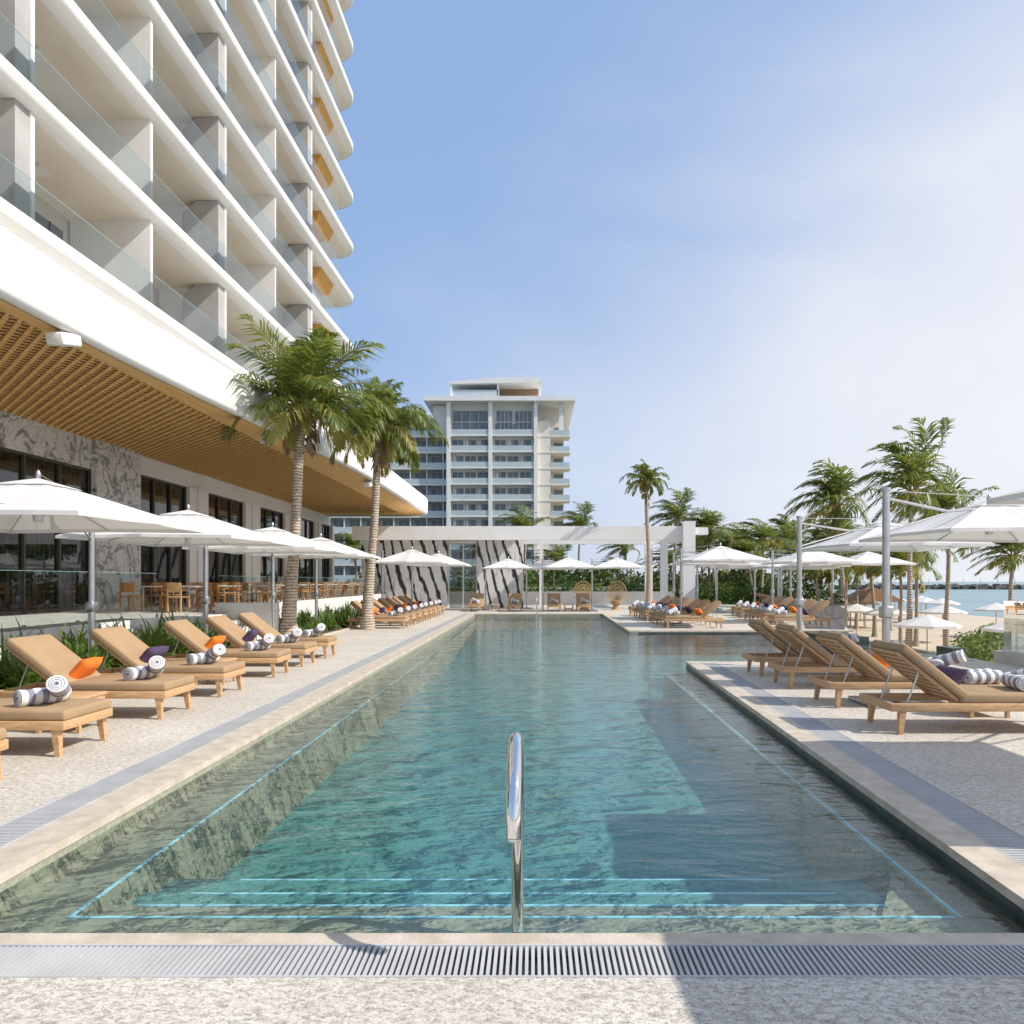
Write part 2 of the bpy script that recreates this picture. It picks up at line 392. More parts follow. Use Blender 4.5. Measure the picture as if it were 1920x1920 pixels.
for k in range(0,12):
    zt=10.5+3.3*k; zc=zt+3.3-.44
    for i,fy in enumerate(fins):
        e=EX(fy)
        b.box(e-2.9,e-.28,fy-.07,fy+.07,zt+.0,zc,white)
        if i%2==0:
            x1=e-.34; x0=e-1.75
            poly=[(x1,zt),(x1,zc-.02),(x0+.55,zc-.02),(x0,zc-.5),(x0,zt)]
            vs=[(x,fy-.55,z) for x,z in poly]+[(x,fy-.075,z) for x,z in poly]
            b.add(vs,[(4,3,2,1,0),(5,6,7,8,9)]+[(j,(j+1)%5,5+(j+1)%5,5+j) for j in range(5)],greyp)  # grey colour puts shade into the fins' camera-facing sides
    for y0,y1 in zip(fins,fins[1:]):
        w=y1-y0
        b.box(-15.198,-15.12,y0+.07,y0+w*.3,zt,zc,taupe)
        b.box(-15.195,-15.10,y0+w*.3,y1-.35,zt+2.35,zc,taupe)
        for q in (.3,.47,.64,.81):
            b.box(-15.19,-15.09,y0+w*q,y0+w*q+.06,zt,zt+2.35,bronze)
        b.box(-14.4,-13.9,y0+w*.4,y0+w*.4+.5,zc-.10,zc-.002,white)
    poly=[(-12.40,zc-.002),(-12.70,zc-.62),(-14.2,zc-.62),(-14.2,zc-.002)]
    vs=[(x,42.4,z) for x,z in poly]+[(x,45.0,z) for x,z in poly]
    b.add(vs,[(0,1,2,3),(7,6,5,4)]+[(j,4+j,4+(j+1)%4,(j+1)%4) for j in range(4)],wood_o)
    b.box(-15.19,-13.2,40.07,44.9,zt,zc-.622,white)
b.obj('balcony_walls',parent=H)
b=MB(gd)
for k in range(0,12):
    zt=10.5+3.3*k
    for y0,y1 in zip(fins,fins[1:]):
        w=y1-y0; b.box(-15.19,-15.13,y0+w*.3+.06,y1-.36,zt,zt+2.34,gd)
b.obj('balcony_doors',parent=H)

# ---------------------------------------------------------------- podium
P=empty('restaurant_building')
def PX(y):
    t=max(0,min(1,(y-12)/20)); t=t*t*(3-2*t); return -8.15+1.2*t
path2=endpath(PX,2,49.8,2.2,-14.5,1.5)
b=MB(white)
sweep(path2,[(.30,6.08),(.12,6.02),(.03,6.05),(0,6.12),(0,6.95),(.08,7.10),(.3,7.17)],white,b)
out=[(x-nx*.3,y-ny*.3) for x,y,nx,ny in path2]+[(-14.5,2)]
b.add([(x,y,7.17) for x,y in out],[list(range(len(out)))],white)
b.box(-24,-15.3,2,45,7.18,10.0,white)
b.box(-15.3,-12.6,2,45,7.18,7.5,white)
b.obj('roof_edge',parent=P)
b=MB(wood_s,wood_b,wood_d)
bk=[(x-nx*.4,y-ny*.4) for x,y,nx,ny in path2]+[(-14.5,2)]
b.prism(bk,6.17,6.3,wood_d)
inn=[(x-nx*.28,y-ny*.28) for x,y,nx,ny in path2]
in2=[(-8.75,min(y,47.6)) for i,(x,y,nx,ny) in enumerate(path2)]
for i in range(len(inn)-1):
    a,c,d,e=inn[i],inn[i+1],in2[i+1],in2[i]
    if a[0]>-8.7: b.add([(a[0],a[1],6.062),(c[0],c[1],6.062),(d[0],d[1],6.062),(e[0],e[1],6.062)],[(3,2,1,0)],wood_b)
b.box(-14,-8.75,47.4,48.9,6.07,6.12,wood_b)
SPC=.30; y=-3.5
while y<47.3:
    for s_ in (0,1):
        xa,xb=-14.0,-8.75; ya,yb=y,y+5.25
        if ya<2: xa+= (2-ya); ya=2
        if yb>47.4: xb-=(yb-47.4); yb=47.4
        if xb-xa<.1: continue
        if s_: xa2,xb2=-22.75-xa,-22.75-xb
        else: xa2,xb2=xa,xb
        dx,dy=xb2-xa2,yb-ya; L=math.hypot(dx,dy)
        M=T((xa2+xb2)/2,(ya+yb)/2,6.095 if s_ else 6.112)@RZ(math.atan2(dy,dx))
        b.mbox(M,L,.06,.016,wood_s)
    y+=SPC
# woven knots where the strips cross
j=0
for a_ in range(0,190):
    yy=2.2+a_*SPC/2*1.0
    if yy>47: break
    x=-13.9+ (0 if a_%2 else SPC/2)
    while x<-8.9:
        # crossing of y=y0+(x+14) and y=y0'+(-8.75-x)
        u_=(yy-(x+14)+3.5)/SPC; u_=round(u_)*SPC-3.5; v_=(yy-(-8.75-x)+3.5)/SPC; v_=round(v_)*SPC-3.5
        xc=(v_-u_-14-8.75)/2; yc=u_+xc+14
        if -13.95<xc<-8.8 and 2.1<yc<47.3: b.mbox(T(xc,yc,6.078)@RZ(math.pi/4),.085,.085,.022,wood_b)
        x+=SPC
b.obj('wood_soffit',parent=P)
b=MB(white)
for (x,y) in ((-8.35,12.9),(-8.05,22),(-7.3,32)):
    b.rbox(T(x,y,5.90)@RX(.25),.32,.55,.22,.03,white); b.box(x-.03,x+.03,y-.05,y+.05,5.98,6.12,white)
b.obj('soffit_speakers',parent=P)
b=MB(white,marbleB,bronze,glassw,dark,curtain)
FX=-14.0
b.box(-15.3,FX+.02,2,23.0,5.15,6.16,marbleB)
b.box(-15.3,FX+.02,25.6,50,5.42,6.16,white)
b.box(-15.3,FX+.15,23.0,25.6,.7,6.16,marbleB)
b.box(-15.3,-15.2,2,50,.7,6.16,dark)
def bay(y0,y1,zt,n):
    b.add([(FX-.1,y0,.7),(FX-.1,y1,.7),(FX-.1,y1,zt),(FX-.1,y0,zt)],[(0,1,2,3)],glassw)
    for i in range(n+1):
        y=y0+(y1-y0)*i/n; b.box(FX-.14,FX-.02,y-.04,y+.04,.7,zt,bronze)
    for z in (.72,3.3,zt-.08): b.box(FX-.13,FX-.03,y0,y1,z,z+.08,bronze)
    yy=y0+.1; k=0
    while yy<y1:
        if (int((yy-y0)/((y1-y0)/n))%2==0) or n>3:
            if n<=3 or int(yy*.5)%3!=0:
                o=.05*math.sin(yy*31); b.add([(FX-.5+o,yy,.75),(FX-.5-o,yy+.075,.75),(FX-.5-o,yy+.075,zt-.1),(FX-.5+o,yy,zt-.1)],[(0,1,2,3)],curtain)
        yy+=.07
bay(2,23,5.15,14)
for y0,y1 in ((25.6,29.3),(31,35),(36.9,40.6),(42.4,46.2),(47.6,49.8)): bay(y0,y1,5.42,3)
for y0,y1 in ((29.3,31),(35,36.9),(40.6,42.4),(46.2,47.6),(49.8,50.4)):
    b.box(-15.2,FX+.12,y0,y1,.7,5.42,white)
    b.box(FX+.12,FX+.2,(y0+y1)/2-.25,(y0+y1)/2+.25,.7,5.42,white)
b.obj('facade',parent=P)
b=MB(white)
b.box(-15.2,-9.0,2,50,-.5,.7,terr)
b.box(-9.0,-8.9,2,17.4,0,.74,white); b.box(-9.0,-8.9,20.6,49.9,0,.86,white)
b.obj('terrace',parent=P)
b=MB(marbleB)
for i in range(4): b.box(-8.9,-7.5-.34*i,17.7,20.2,.001,.175*(i+1)-.002*i,white)
b.box(-8.88,-7.2,20.25,20.55,0,1.0,terr); b.box(-8.88,-7.6,17.42,17.68,0,.74,white)
b.obj('garden_steps')
glassrail('glass_balustrade',[(-8.97,2.2),(-8.97,17.3)],.74,1.05)
glassrail('glass_balustrade',[(-8.97,20.7),(-8.97,49)],.86,.9)

def chairmesh(m):
    b=MB(m)
    for x in (-.2,.2):
        b.box(x-.02,x+.02,-.22,-.18,0,.45,m); b.box(x-.02,x+.02,.18,.22,0,.85,m)
        b.box(x-.02,x+.02,-.2,.2,.62,.65,m)
    b.rbox(T(0,0,.45),.46,.46,.05,.015,m); b.rbox(T(0,.21,.72)@RX(-.1),.42,.03,.28,.01,m)
    return b.mesh('dining_chair')
cm=[chairmesh(teak),chairmesh(pm('chair_orange_wood',(.6,.25,.06),.5))]
b=MB(teak); b.rbox(T(0,0,.74),.8,.8,.04,.01,white); b.tube([(0,0,0),(0,0,.72)],.04,alu); b.tube([(0,0,.0),(0,0,.03)],.25,alu,12); tm=b.mesh('dining_table')
for r,x0 in enumerate((-10.2,-12.0)):
    for i in range(11):
        y=21.5+i*2.4+r*.8
        inst(tm,'dining_table',(x0,y,.7))
        inst(cm[(i+r)%2],'dining_chair',(x0+.05,y+.65,.7),U(-.2,.2)); inst(cm[(i+r)%2],'dining_chair',(x0,y-.65,.7),math.pi+U(-.2,.2))

# ---------------------------------------------------------------- distant hotel
D=empty('distant_hotel'); b=MB(white,gd,greyp,cream)
pale=pm('pale_concrete',(.70,.70,.69),.7,(.64,.64,.64),.1); gband=pm('balcony_band',(.52,.58,.60),.3,(.46,.53,.56),.2)
dg=pm('distant_window',(.21,.25,.27),.2,(.13,.16,.18),.6)
lgrey=pm('light_grey_wall',(.58,.58,.58),.8,(.52,.52,.52),.2)
by=145
b.box(-44,-17.5,by+2,by+30,0,34.6,lgrey)
b.box(-17.5,0,by,by+28,0,37.0,pale)
b.box(0,6.2,by+3,by+28,0,37.0,cream)
for k in range(0,10):
    z=30.6-3.2*k
    b.box(-45,-17.3,by-.5,by+2,z-.3,z,pale); b.box(-45,-17.35,by-.45,by-.38,z+.02,z+1.05,gband)
    for i in range(8):
        x=-44+i*3.3; b.box(x+.3,x+2.5,by+1.9,by+2.0,z+.1,z+2.5,dg); b.box(x+2.85,x+3.0,by-.3,by+2,z,z+2.9,pale)
        b.box(x+1.35,x+1.43,by+1.85,by+1.9,z+.1,z+2.5,pale)
    b.box(-16.8,.4,by-2,by,z-.32,z,white); 
    for x0,x1 in ((-16.6,-8.9),(-8.1,.1)):
        b.box(x0,x1,by-1.95,by-1.88,z+.02,z+1.0,gband)
        for q in range(3):
            xx=x0+.5+q*2.5; b.box(xx,xx+2.1,by-.1,by-.003,z+.1,z+2.4,dg); b.box(xx+1.0,xx+1.08,by-.16,by-.1,z+.1,z+2.4,pale)
            if random.random()<.5: b.box(xx+.05,xx+.7,by-.14,by-.101,z+.12,z+2.35,pale)
    b.box(.4,7.3,by-1.2,by+3,z-.35,z,cream); b.box(3.4,7.2,by-1.15,by-1.05,z+.02,z+1.0,gband); b.box(7.1,7.2,by-1,by+3,z+.02,z+1.0,gband)
    b.box(4.2,6.0,by+2.9,by+2.99,z+.1,z+2.4,dg)
    b.box(.45,3.4,by-1.1,by+3,z,z+2.85,cream)
for x in (-17.1,-8.85,.1): b.box(x-.0,x+.75,by-2.1,by-.001,0,37,white)
b.box(-20,-17.1,by-.4,by,31,36.5,pale)
for x0,x1 in ((-16,-9.2),(-7.3,-4.2),(-3.6,-.4)):
    b.box(x0,x1,by-.2,by-.004,31.2,35.6,dg)
    for q in range(1,4): xx=x0+(x1-x0)*q/4; b.box(xx-.05,xx+.05,by-.3,by-.2,31.2,35.6,pale)
    b.box(x0,x1,by-.3,by-.2,33.3,33.45,pale)
b.box(5.1,5.9,by-1,by-.2,30.6,36.9,white)
b.box(-21.5,8.2,by-3,by+28,37.0,37.9,white); b.box(-46,-21.5,by-1,by+20,34.6,35.4,pale)
b.box(-16.5,-7,by-1,by+12,37.95,39.6,gband); b.box(-7,1.0,by+3.5,by+12,37.95,41.0,wood_p); b.box(-7.2,-6.9,by-1,by+12,37.9,41,white)
vs=[(-16.6,by-1.5,40.7),(1.6,by-1.5,41.0),(1.6,by+12,41.0),(-16.6,by+12,40.7),(-16.6,by-1.5,41.1),(-7,by-1.5,42.0),(1.6,by-1.5,42.0),(1.6,by+12,42.0),(-7,by+12,42),(-16.6,by+12,41.1)]
b.add(vs,[(0,1,6,5,4),(3,9,8,7,2),(4,5,8,9),(5,6,7,8),(1,2,7,6),(0,4,9,3),(0,3,2,1)],white)
b.box(1.1,1.5,by-1.3,by-.9,37.9,41,white); b.box(-16.5,-16.1,by-1.3,by-.9,37.9,40.8,white)
b.obj('hotel_block',parent=D)
# ---------------------------------------------------------------- pergola and marble wall
b=MB(white)
b.box(-10.5,9.2,42,42.35,4.0,4.8,white); b.box(-10.5,9.2,47.6,47.95,4.05,4.75,white)
b.box(-10.5,-.6,42.36,47.59,4.45,4.7,white)
b.box(8.85,9.2,42.36,47.59,4.05,4.75,white)
b.box(8.6,9.3,41.6,42.0,0,5.05,white); b.box(7.3,7.8,47.4,47.6,0,4.05,white); b.box(7.4,7.8,42.02,42.33,0,4.0,white)
b.box(9.3,10.1,41.9,42.4,4.3,4.72,white)
b.box(.4,.65,47.6,47.9,0,4.05,white)
b.obj('pergola')
b=MB(marbleA); b.box(-10.4,-5.2,43.9,44.3,0,4.4,marbleA); b.box(-3.4,-.6,43.9,44.3,0,4.4,marbleA)
b.obj('marble_wall')
b=MB(glassw); b.add([(-5.2,44.2,0),(-3.4,44.2,0),(-3.4,44.2,3.9),(-5.2,44.2,3.9)],[(0,1,2,3)],glassw)
for x in (-5.18,-4.3,-3.48): b.box(x,x+.07,44.15,44.23,0,3.9,white)
b.box(-5.2,-3.4,44.0,44.25,3.9,4.03,white); b.obj('glass_door')
b=MB(white); b.box(-5.2,9,52,52.3,0,1.2,white); b.box(-12,9.5,49.5,49.8,0,.9,greyp); b.obj('low_garden_wall')

# ---------------------------------------------------------------- umbrellas
def umbrella(ox,oy,half=1.42):
    b=MB(alu,canvas)
    b.rbox(T(0,0,.03),.7,.7,.05,.015,alu)
    b.rbox(T(0,0,.06),.22,.22,.04,.01,alu)
    b.tube([(0,0,.03),(0,0,2.78)],[.052,.045],alu,12); b.tube([(0,0,2.78),(0,0,2.82)],.06,alu,12)
    zr=2.36
    hub=Vector((ox,oy,zr+.06)); top=Vector((ox,oy,zr+.5))
    b.tube([(0,0,2.68),(ox*.55,oy*.55,2.62),(ox,oy,zr+.40)],.022,alu,8); b.tube([(0,0,2.25),Vector((ox*.55,oy*.55,2.60))],.014,alu,6)
    b.tube([(0,0,2.78),Vector((ox,oy,zr+.58))],.006,alu,5)
    b.tube([hub-Vector((0,0,.08)),hub+Vector((0,0,.1))],.055,alu,10); b.tube([hub,top],.02,alu,8)
    b.rbox(T(0,0,1.2),.13,.16,.16,.02,alu)
    rim=[]
    for i in range(32):
        t=2*math.pi*i/32+math.pi/4; c,s=math.cos(t),math.sin(t)
        q=half/max(abs(c),abs(s)); q=min(q,half*1.36)
        sag=.05*math.sin(math.pi*(i%4)/4)
        rim.append((q*(1-sag*.9)*c,q*(1-sag*.9)*s,sag))
    rings=[(.16,.43),(.35,.335),(.6,.20),(.82,.085),(1,0)]
    vs=[]
    for f,h in rings:
        for (x,y,s) in rim: 
            r=math.hypot(x,y)/half
            vs.append((ox+x*f,oy+y*f,zr+h-.06*(r-1)*f-s*f*.7*(1 if f<1 else .3)))
    fs=[(a*32+i,a*32+(i+1)%32,(a+1)*32+(i+1)%32,(a+1)*32+i) for a in range(len(rings)-1) for i in range(32)]
    b.add(vs,fs,canvas,False)
    o=len(vs)-32; e=vs[o:]; b.add(e+[(ox+(x-ox)*1.002,oy+(y-oy)*1.002,z-.05) for x,y,z in e],[(i,(i+1)%32,32+(i+1)%32,32+i) for i in range(32)],canvas)
    vs=[(ox,oy,zr+.52)]+[(ox+x*.24,oy+y*.24,zr+.405) for x,y,s in rim]
    b.add(vs,[(0,1+i,1+(i+1)%32) for i in range(32)],canvas)
    b.tube([(ox,oy,zr+.50),(ox,oy,zr+.55),(ox,oy,zr+.58),(ox,oy,zr+.62)],[.025,.035,.035,.01],alu,8)
    for i in range(8):
        x,y,s=rim[i*4]; r=math.hypot(x,y)/half; e=Vector((ox+x*.98,oy+y*.98,zr-.03-.06*(r-1)))
        b.tube([(ox,oy,zr+.38),e],.011,alu,5)
        mid=Vector((ox,oy,zr+.38)).lerp(e,.52); b.tube([hub,mid],.010,alu,5)
    return b.mesh('patio_umbrella')
umL=umbrella(.9,-2.5,1.48); umR=umbrella(2.6,2.0,1.48); umS=umbrella(1.3,-.5)
for y in (7.5,11.5,15.5,19.5,23.4): inst(umL,'patio_umbrella',(-7.0,y,0),U(-.03,.03))
for x,y in ((4.6,9.46),(4.97,13.55)): inst(umR,'patio_umbrella',(x,y,0))
inst(umR,'patio_umbrella',(8.1,7.1,0),math.pi)
inst(umR,'patio_umbrella',(1.9,-.8,0))
for x,y in ((-6.1,29.3),(-5.6,33.5)): inst(umS,'patio_umbrella',(x,y,0))
for x,y in ((-2.7,41),(.5,39),(-.4,43),(3.2,39.5),(5.4,26.5),(6.0,31.0),(7.8,34.5),(9.6,38),(11.3,37),(11.7,33),(9.4,28.5),(13.5,40),(12.3,36),(10.5,41.5),(13.0,31.5),(14.6,43)):
    inst(umS,'patio_umbrella',(x,y,0),U(-.15,.15))

# ---------------------------------------------------------------- loungers
def lounger():
    b=MB(teak,tan)
    W=.74
    for s in (-1,1):
        b.rbox(T(1.0,s*(W/2-.02),.285),2.0,.04,.085,.008,teak)
        for x,dr in ((.10,-1),(1.86,1)):
            top=Vector((x,s*(W/2-.045),.25)); bot=Vector((x+dr*.03,s*(W/2-.035),0))
            a,c=.035,.022
            vs=[(bot.x+i*c,bot.y+j*c,0) for i,j in ((-1,-1),(1,-1),(1,1),(-1,1))]+[(top.x+i*a,top.y+j*a,.28) for i,j in ((-1,-1),(1,-1),(1,1),(-1,1))]
            b.add(vs,[(0,3,2,1),(4,5,6,7),(0,1,5,4),(1,2,6,5),(2,3,7,6),(3,0,4,7)],teak)
    b.rbox(T(.02,0,.285),.04,W-.08,.085,.008,teak); b.rbox(T(1.98,0,.285),.04,W-.08,.085,.008,teak)
    for i in range(9): b.box(.1+i*.13,.17+i*.13,-W/2+.04,W/2-.04,.295,.315,teak)
    b.rbox(T(.63,0,.375),1.26,W-.02,.10,.028,tan,3)
    a=math.radians(38); M=T(1.24,0,.33)@RY(-a)
    b.rbox(M@T(.42,0,.075),.86,W-.02,.10,.028,tan,3)
    for s in (-1,1): b.rbox(M@T(.42,s*(W/2-.07),0),.84,.035,.04,.006,teak)
    for i in range(10): b.mbox(M@T(.04+i*.085,0,.01),.055,W-.17,.014,teak)
    for s in (-1,1):
        p=M@Vector((.52,s*(W/2-.1),-.02)); b.tube([p,(1.80,s*(W/2-.1),.27)],.011,alu,6)
    b.tube([(1.80,-W/2+.05,.27),(1.80,W/2-.05,.27)],.011,alu,6)
    return b.mesh('sun_lounger')
LG=lounger()
def pillow(m):
    b=MB(m); n=12; vs=[];fs=[]
    for sgn in (1,-1):
        for i in range(n+1):
            for j in range(n+1):
                u=-1+2*i/n; v=-1+2*j/n
                t=max(0,(1-u**4)*(1-v**4))**.45
                vs.append((u*.25*(1-.07*(1-v*v)),v*.17*(1-.07*(1-u*u)),sgn*t*.075))
    o=(n+1)**2
    for i in range(n):
        for j in range(n):
            q=(i*(n+1)+j,(i+1)*(n+1)+j,(i+1)*(n+1)+j+1,i*(n+1)+j+1)
            fs.append(q); fs.append(tuple(o+k for k in q[::-1]))
    b.add(vs,fs,m,True); return b.mesh('throw_pillow')
PO,PP=pillow(orange),pillow(purple)
def towel():
    b=MB(towelw,towelg); n=22; L=.42; r=.085
    k=14
    for i in range(k):
        m=towelg if i in (2,3,6,7,10,11) else towelw
        x0=-L/2+L*i/k; x1=-L/2+L*(i+1)/k
        vs=[]
        for x in (x0,x1):
            rr=r*(1+.05*math.sin(x*40))
            for j in range(n):
                t=2*math.pi*j/n; q=rr*(1+.03*math.sin(3*t)); vs.append((x,q*math.cos(t),r*.95+q*math.sin(t)*.93))
        b.add(vs,[(j,(j+1)%n,n+(j+1)%n,n+j) for j in range(n)],m,True)
    for s in (-1,1):
        for ri,(ra,rb) in enumerate(((r,.068),(.068,.060),(.060,.046),(.046,.038),(.038,.022),(.022,.006))):
            vs=[]
            for rr,dx in ((ra,0 if ri==0 else .006*((ri)%2)),(rb,.006*((ri+1)%2))):
                for j in range(n):
                    t=2*math.pi*j/n; vs.append((s*(L/2+dx),rr*math.cos(t),r*.95+rr*math.sin(t)*.93))
            b.add(vs,[(j,(j+1)%n,n+(j+1)%n,n+j) for j in range(n)],towelg if ri%2 else towelw,True)
    return b.mesh('rolled_towel')
TW=towel()
def put_lounger(x,y,rz,pil=None,tow=True):
    rz+=U(-.025,.025)
    inst(LG,'sun_lounger',(x,y,0),rz)
    M=T(x,y,0)@RZ(rz)
    if pil:
        q=M@T(1.20,U(-.05,.05),.53)@RZ(math.pi/2+U(-.2,.2))@RX(math.radians(50))
        o=inst(pil,'throw_pillow'); o.matrix_world=q
    if tow:
        side=1 if math.cos(rz)<0 else -1
        o=inst(TW,'rolled_towel'); o.matrix_world=M@T(.45,side*.02,.425)@RZ(1.2+U(-.2,.2))
        o=inst(TW,'rolled_towel'); o.matrix_world=M@T(.29,side*.02,.50)@RZ(-.9*side+U(-.2,.2))@RY(.33*side)
for i,(y,p) in enumerate(((5.5,PP),(6.95,None),(8.75,PO),(10.35,PP),(12.4,PO),(13.9,PP),(15.4,None))):
    put_lounger(-4.25,y,math.pi,p)
for y,p in ((7.92,PP),(9.5,PO),(11.15,PP),(12.6,PO)):
    put_lounger(5.72,y,math.pi,p)
for i in range(8): put_lounger(-4.3,24.8+i*1.45,math.pi,(PO,PP)[i%2])
for i in range(7): put_lounger(4.5,25.0+i*1.5,0,(PO,PP,PP)[i%3])
for i in range(6): put_lounger(8.3+.2*i,25.3+i*1.7,0,(PP,PO)[i%2])
for i in range(5): put_lounger(13.0+.4*i,34.3+i*1.7,math.pi,(PP,PO)[i%2])
for x in (-3.1,-1.0,1.1,2.7): put_lounger(x,38.2,math.pi/2,None)
b=MB(teak); b.rbox(T(0,0,.36),.5,.5,.035,.008,teak); b.box(-.22,.22,-.22,.22,.12,.15,teak)
for sx in (-1,1):
    for sy in (-1,1): b.box(sx*.21-.02,sx*.21+.02,sy*.21-.02,sy*.21+.02,0,.34,teak)
for sx in (-.23,.23): b.box(sx-.01,sx+.01,-.2,.2,.22,.34,teak)
ST=b.mesh('side_table')
for x,y in ((5.35,8.72),(5.35,11.9),(-5.0,7.85),(-5.0,11.4),(-5,26.2),(-5,29.1),(5.3,27.3),(5.3,30.3),(-2.05,38.9),(1.9,38.9)): inst(ST,'side_table',(x,y,0))
for a in (-.09,.09): inst(TW,'rolled_towel',(5.35,8.72+a,.378),.2)
inst(TW,'rolled_towel',(5.3,11.9,.378),1.1)
def peacock():
    b=MB(wicker)
    n=15
    for ring in range(3):
        pts=[]
        for i in range(n+1):
            t=math.pi*(i/n)*1.3-.15*math.pi
            k=1-ring*.28; pts.append((.55*k*math.cos(t),.25+.1*math.sin(t),.95+.65*k*math.sin(t)))
        b.tube(pts,.022,wicker,6)
    for i in range(19):
        t=math.pi*(i/18)*1.3-.15*math.pi
        b.tube([(0,.2,.5),(.55*math.cos(t),.25+.1*math.sin(t),.95+.65*math.sin(t))],.012,wicker,5)
    b.tube([(0,0,.38),(0,0,.46)],.33,wicker,18); b.tube([(0,0,0),(0,0,.2),(0,0,.38)],[.3,.16,.3],wicker,18)
    b.rbox(T(0,0,.49),.52,.5,.08,.03,tan)
    for s in (-1,1): b.tube([(s*.5,.25,.75),(s*.45,-.1,.68),(s*.33,-.25,.46)],.02,wicker,6)
    return b.mesh('peacock_chair')
PC=peacock()
for x in (2.9,4.7): inst(PC,'peacock_chair',(x,41.2,0),U(-.3,.3))
def handrail():
    pts=[(0,.02,-.35),(0,0,-.1),(0,-.02,.3)]
    for i in range(19):
        t=math.radians(-8+ (186)*i/18); pts.append((0,-.37+.35*math.cos(t),.60+.27*math.sin(t)))
    pts.append((0,-.725,.55))
    b=MB(chrome); 
    b.tube(pts,.032,chrome,24); b.tube([(0,.0,-.24),(0,0,-.215)],.085,chrome,24)
    e=Vector(pts[-1]); b.tube([e,e+Vector((0,0,-.012)),e+Vector((0,0,-.022))],[.032,.027,.006],chrome,24)
    return b.mesh('pool_handrail',True)
HR=handrail()
inst(HR,'pool_handrail',(-.08,3.70,0)); inst(HR,'pool_handrail',(.15,34.9,0),math.pi)
b=MB(dark); b.rbox(T(0,0,.03),.5,.04,.04,.01,dark); b.rbox(T(.2,.1,.02),.3,.03,.03,.01,dark); b.obj('floor_cleat',(4.0,5.4,0))

# ---------------------------------------------------------------- palms
def palm(seed,h,lean=(0,0),fl=2.4,nf=24,droop=1.0,wind=(0,0),skirt=True,r=.17,stations=30,lw=.05,lf=.34,span=96,el0=86,hang=.75):
    rnd=random.Random(seed); b=MB(bark,leafA,leafB,leafD)
    pts=[];rad=[]; k=int(h/.16)
    for i in range(k+1):
        t=i/k; pts.append((lean[0]*t**1.6+.04*math.sin(t*7+seed),lean[1]*t**1.6,h*t))
        rr=r*(1.25-.5*min(1,t*2.2)) if t<.45 else r*.78*(1-.18*(t-.45))
        rr*=1+.02*((i%2)*2-1)+rnd.uniform(-.012,.012)
        if t>.93: rr*=1+.5*(t-.93)/.07
        if t<.05: rr*=1.2
        rad.append(rr)
    b.tube(pts,rad,bark,12)
    top=Vector(pts[-1])
    def frond(az,el,L,mat_,dr,dense=1.0):
        d=Vector((math.cos(az)*math.cos(el),math.sin(az)*math.cos(el),math.sin(el)))
        p=top+Vector((math.cos(az)*.1,math.sin(az)*.1,-.05)); P_=[p.copy()]; n=14; seg=L/n; Ds=[d.copy()]
        for i in range(n):
            t=i/n; d=(d+Vector((wind[0],wind[1],-1))*dr*.135*(.35+t*1.3)+Vector((wind[0],wind[1],0))*.05).normalized()
            p=p+d*seg; P_.append(p.copy()); Ds.append(d.copy())
        b.tube(P_,[.028*(1-i/(n+1))+.004 for i in range(n+1)],mat_ if mat_ is leafD else leafB,4,False)
        ns=int(stations*dense); gap=rnd.uniform(.3,.9)
        for s in range(ns):
            t=.14+.86*(s/(ns-1)); f=t*n; i=min(n-1,int(f)); q=P_[i].lerp(P_[i+1],f-i); dd=Ds[i]
            side=dd.cross(Vector((0,0,1)))
            if side.length<.05: side=Vector((-math.sin(az),math.cos(az),0))
            side.normalize(); upv=side.cross(dd)
            ll=L*lf*(math.sin(math.pi*min(1,(t*.80+.18)))**.7)*rnd.uniform(.7,1.12)+.05
            for sg in (-1,1):
                if abs(t-gap)<.035: continue
                fwd=.6+.7*t+rnd.uniform(-.15,.15)
                ld=(side*sg+dd*fwd+upv*(.2)+Vector((0,0,-.3*dr))+Vector((rnd.uniform(-.18,.18),rnd.uniform(-.18,.18),rnd.uniform(-.18,.18)))).normalized()
                m1=q+ld*ll*.45; ld2=(ld+Vector((wind[0]*.6,wind[1]*.6,-1.0*dr))*hang).normalized(); e=m1+ld2*ll*.55
                wv=dd.cross(ld).cross(ld).normalized()*lw*.5
                mm=mat_ if rnd.random()>.14 else (leafB if mat_ is leafA else mat_)
                b.add([q-wv*.5,q+wv*.5,m1+wv,m1-wv,e],[(0,1,2,3),(3,2,4)],mm)
    for i in range(nf):
        t=i/nf; az=i*2.39996+rnd.uniform(-.3,.3)
        el=math.radians(el0-t*span+rnd.uniform(-9,9))
        frond(az,el,fl*rnd.uniform(.75,1.1)*(0.85+.25*math.sin(math.pi*t)),leafA if t<.75 or rnd.random()<.5 else leafB,droop*(.75+.5*t))
    if skirt:
        for i in range(8):
            frond(i*.85+rnd.random(),math.radians(rnd.uniform(-65,-25)),fl*rnd.uniform(.3,.6),leafD if i%2 else leafB,1.5,.5)
        for i in range(34):
            az=rnd.uniform(0,6.28); z=-rnd.uniform(.05,1.35); rr=r*.8
            p=top+Vector((math.cos(az)*rr,math.sin(az)*rr,z)); q=p+Vector((math.cos(az)*rnd.uniform(.05,.18),math.sin(az)*rnd.uniform(.05,.18),rnd.uniform(.15,.5)*(1 if z>-.7 else -.7)))
            b.tube([p,q],[.05,.015],rnd.choice((leafD,leafD,bark)),5)
        for i in range(6):
            az=rnd.uniform(0,6.28); p=top; q=top+Vector((math.cos(az)*.4,math.sin(az)*.4,.2)); e=q+Vector((math.cos(az)*.12,math.sin(az)*.12,-.6))
            b.tube([p,q,e],[.02,.02,.01],leafB,5)
    return b.mesh('palm_tree')
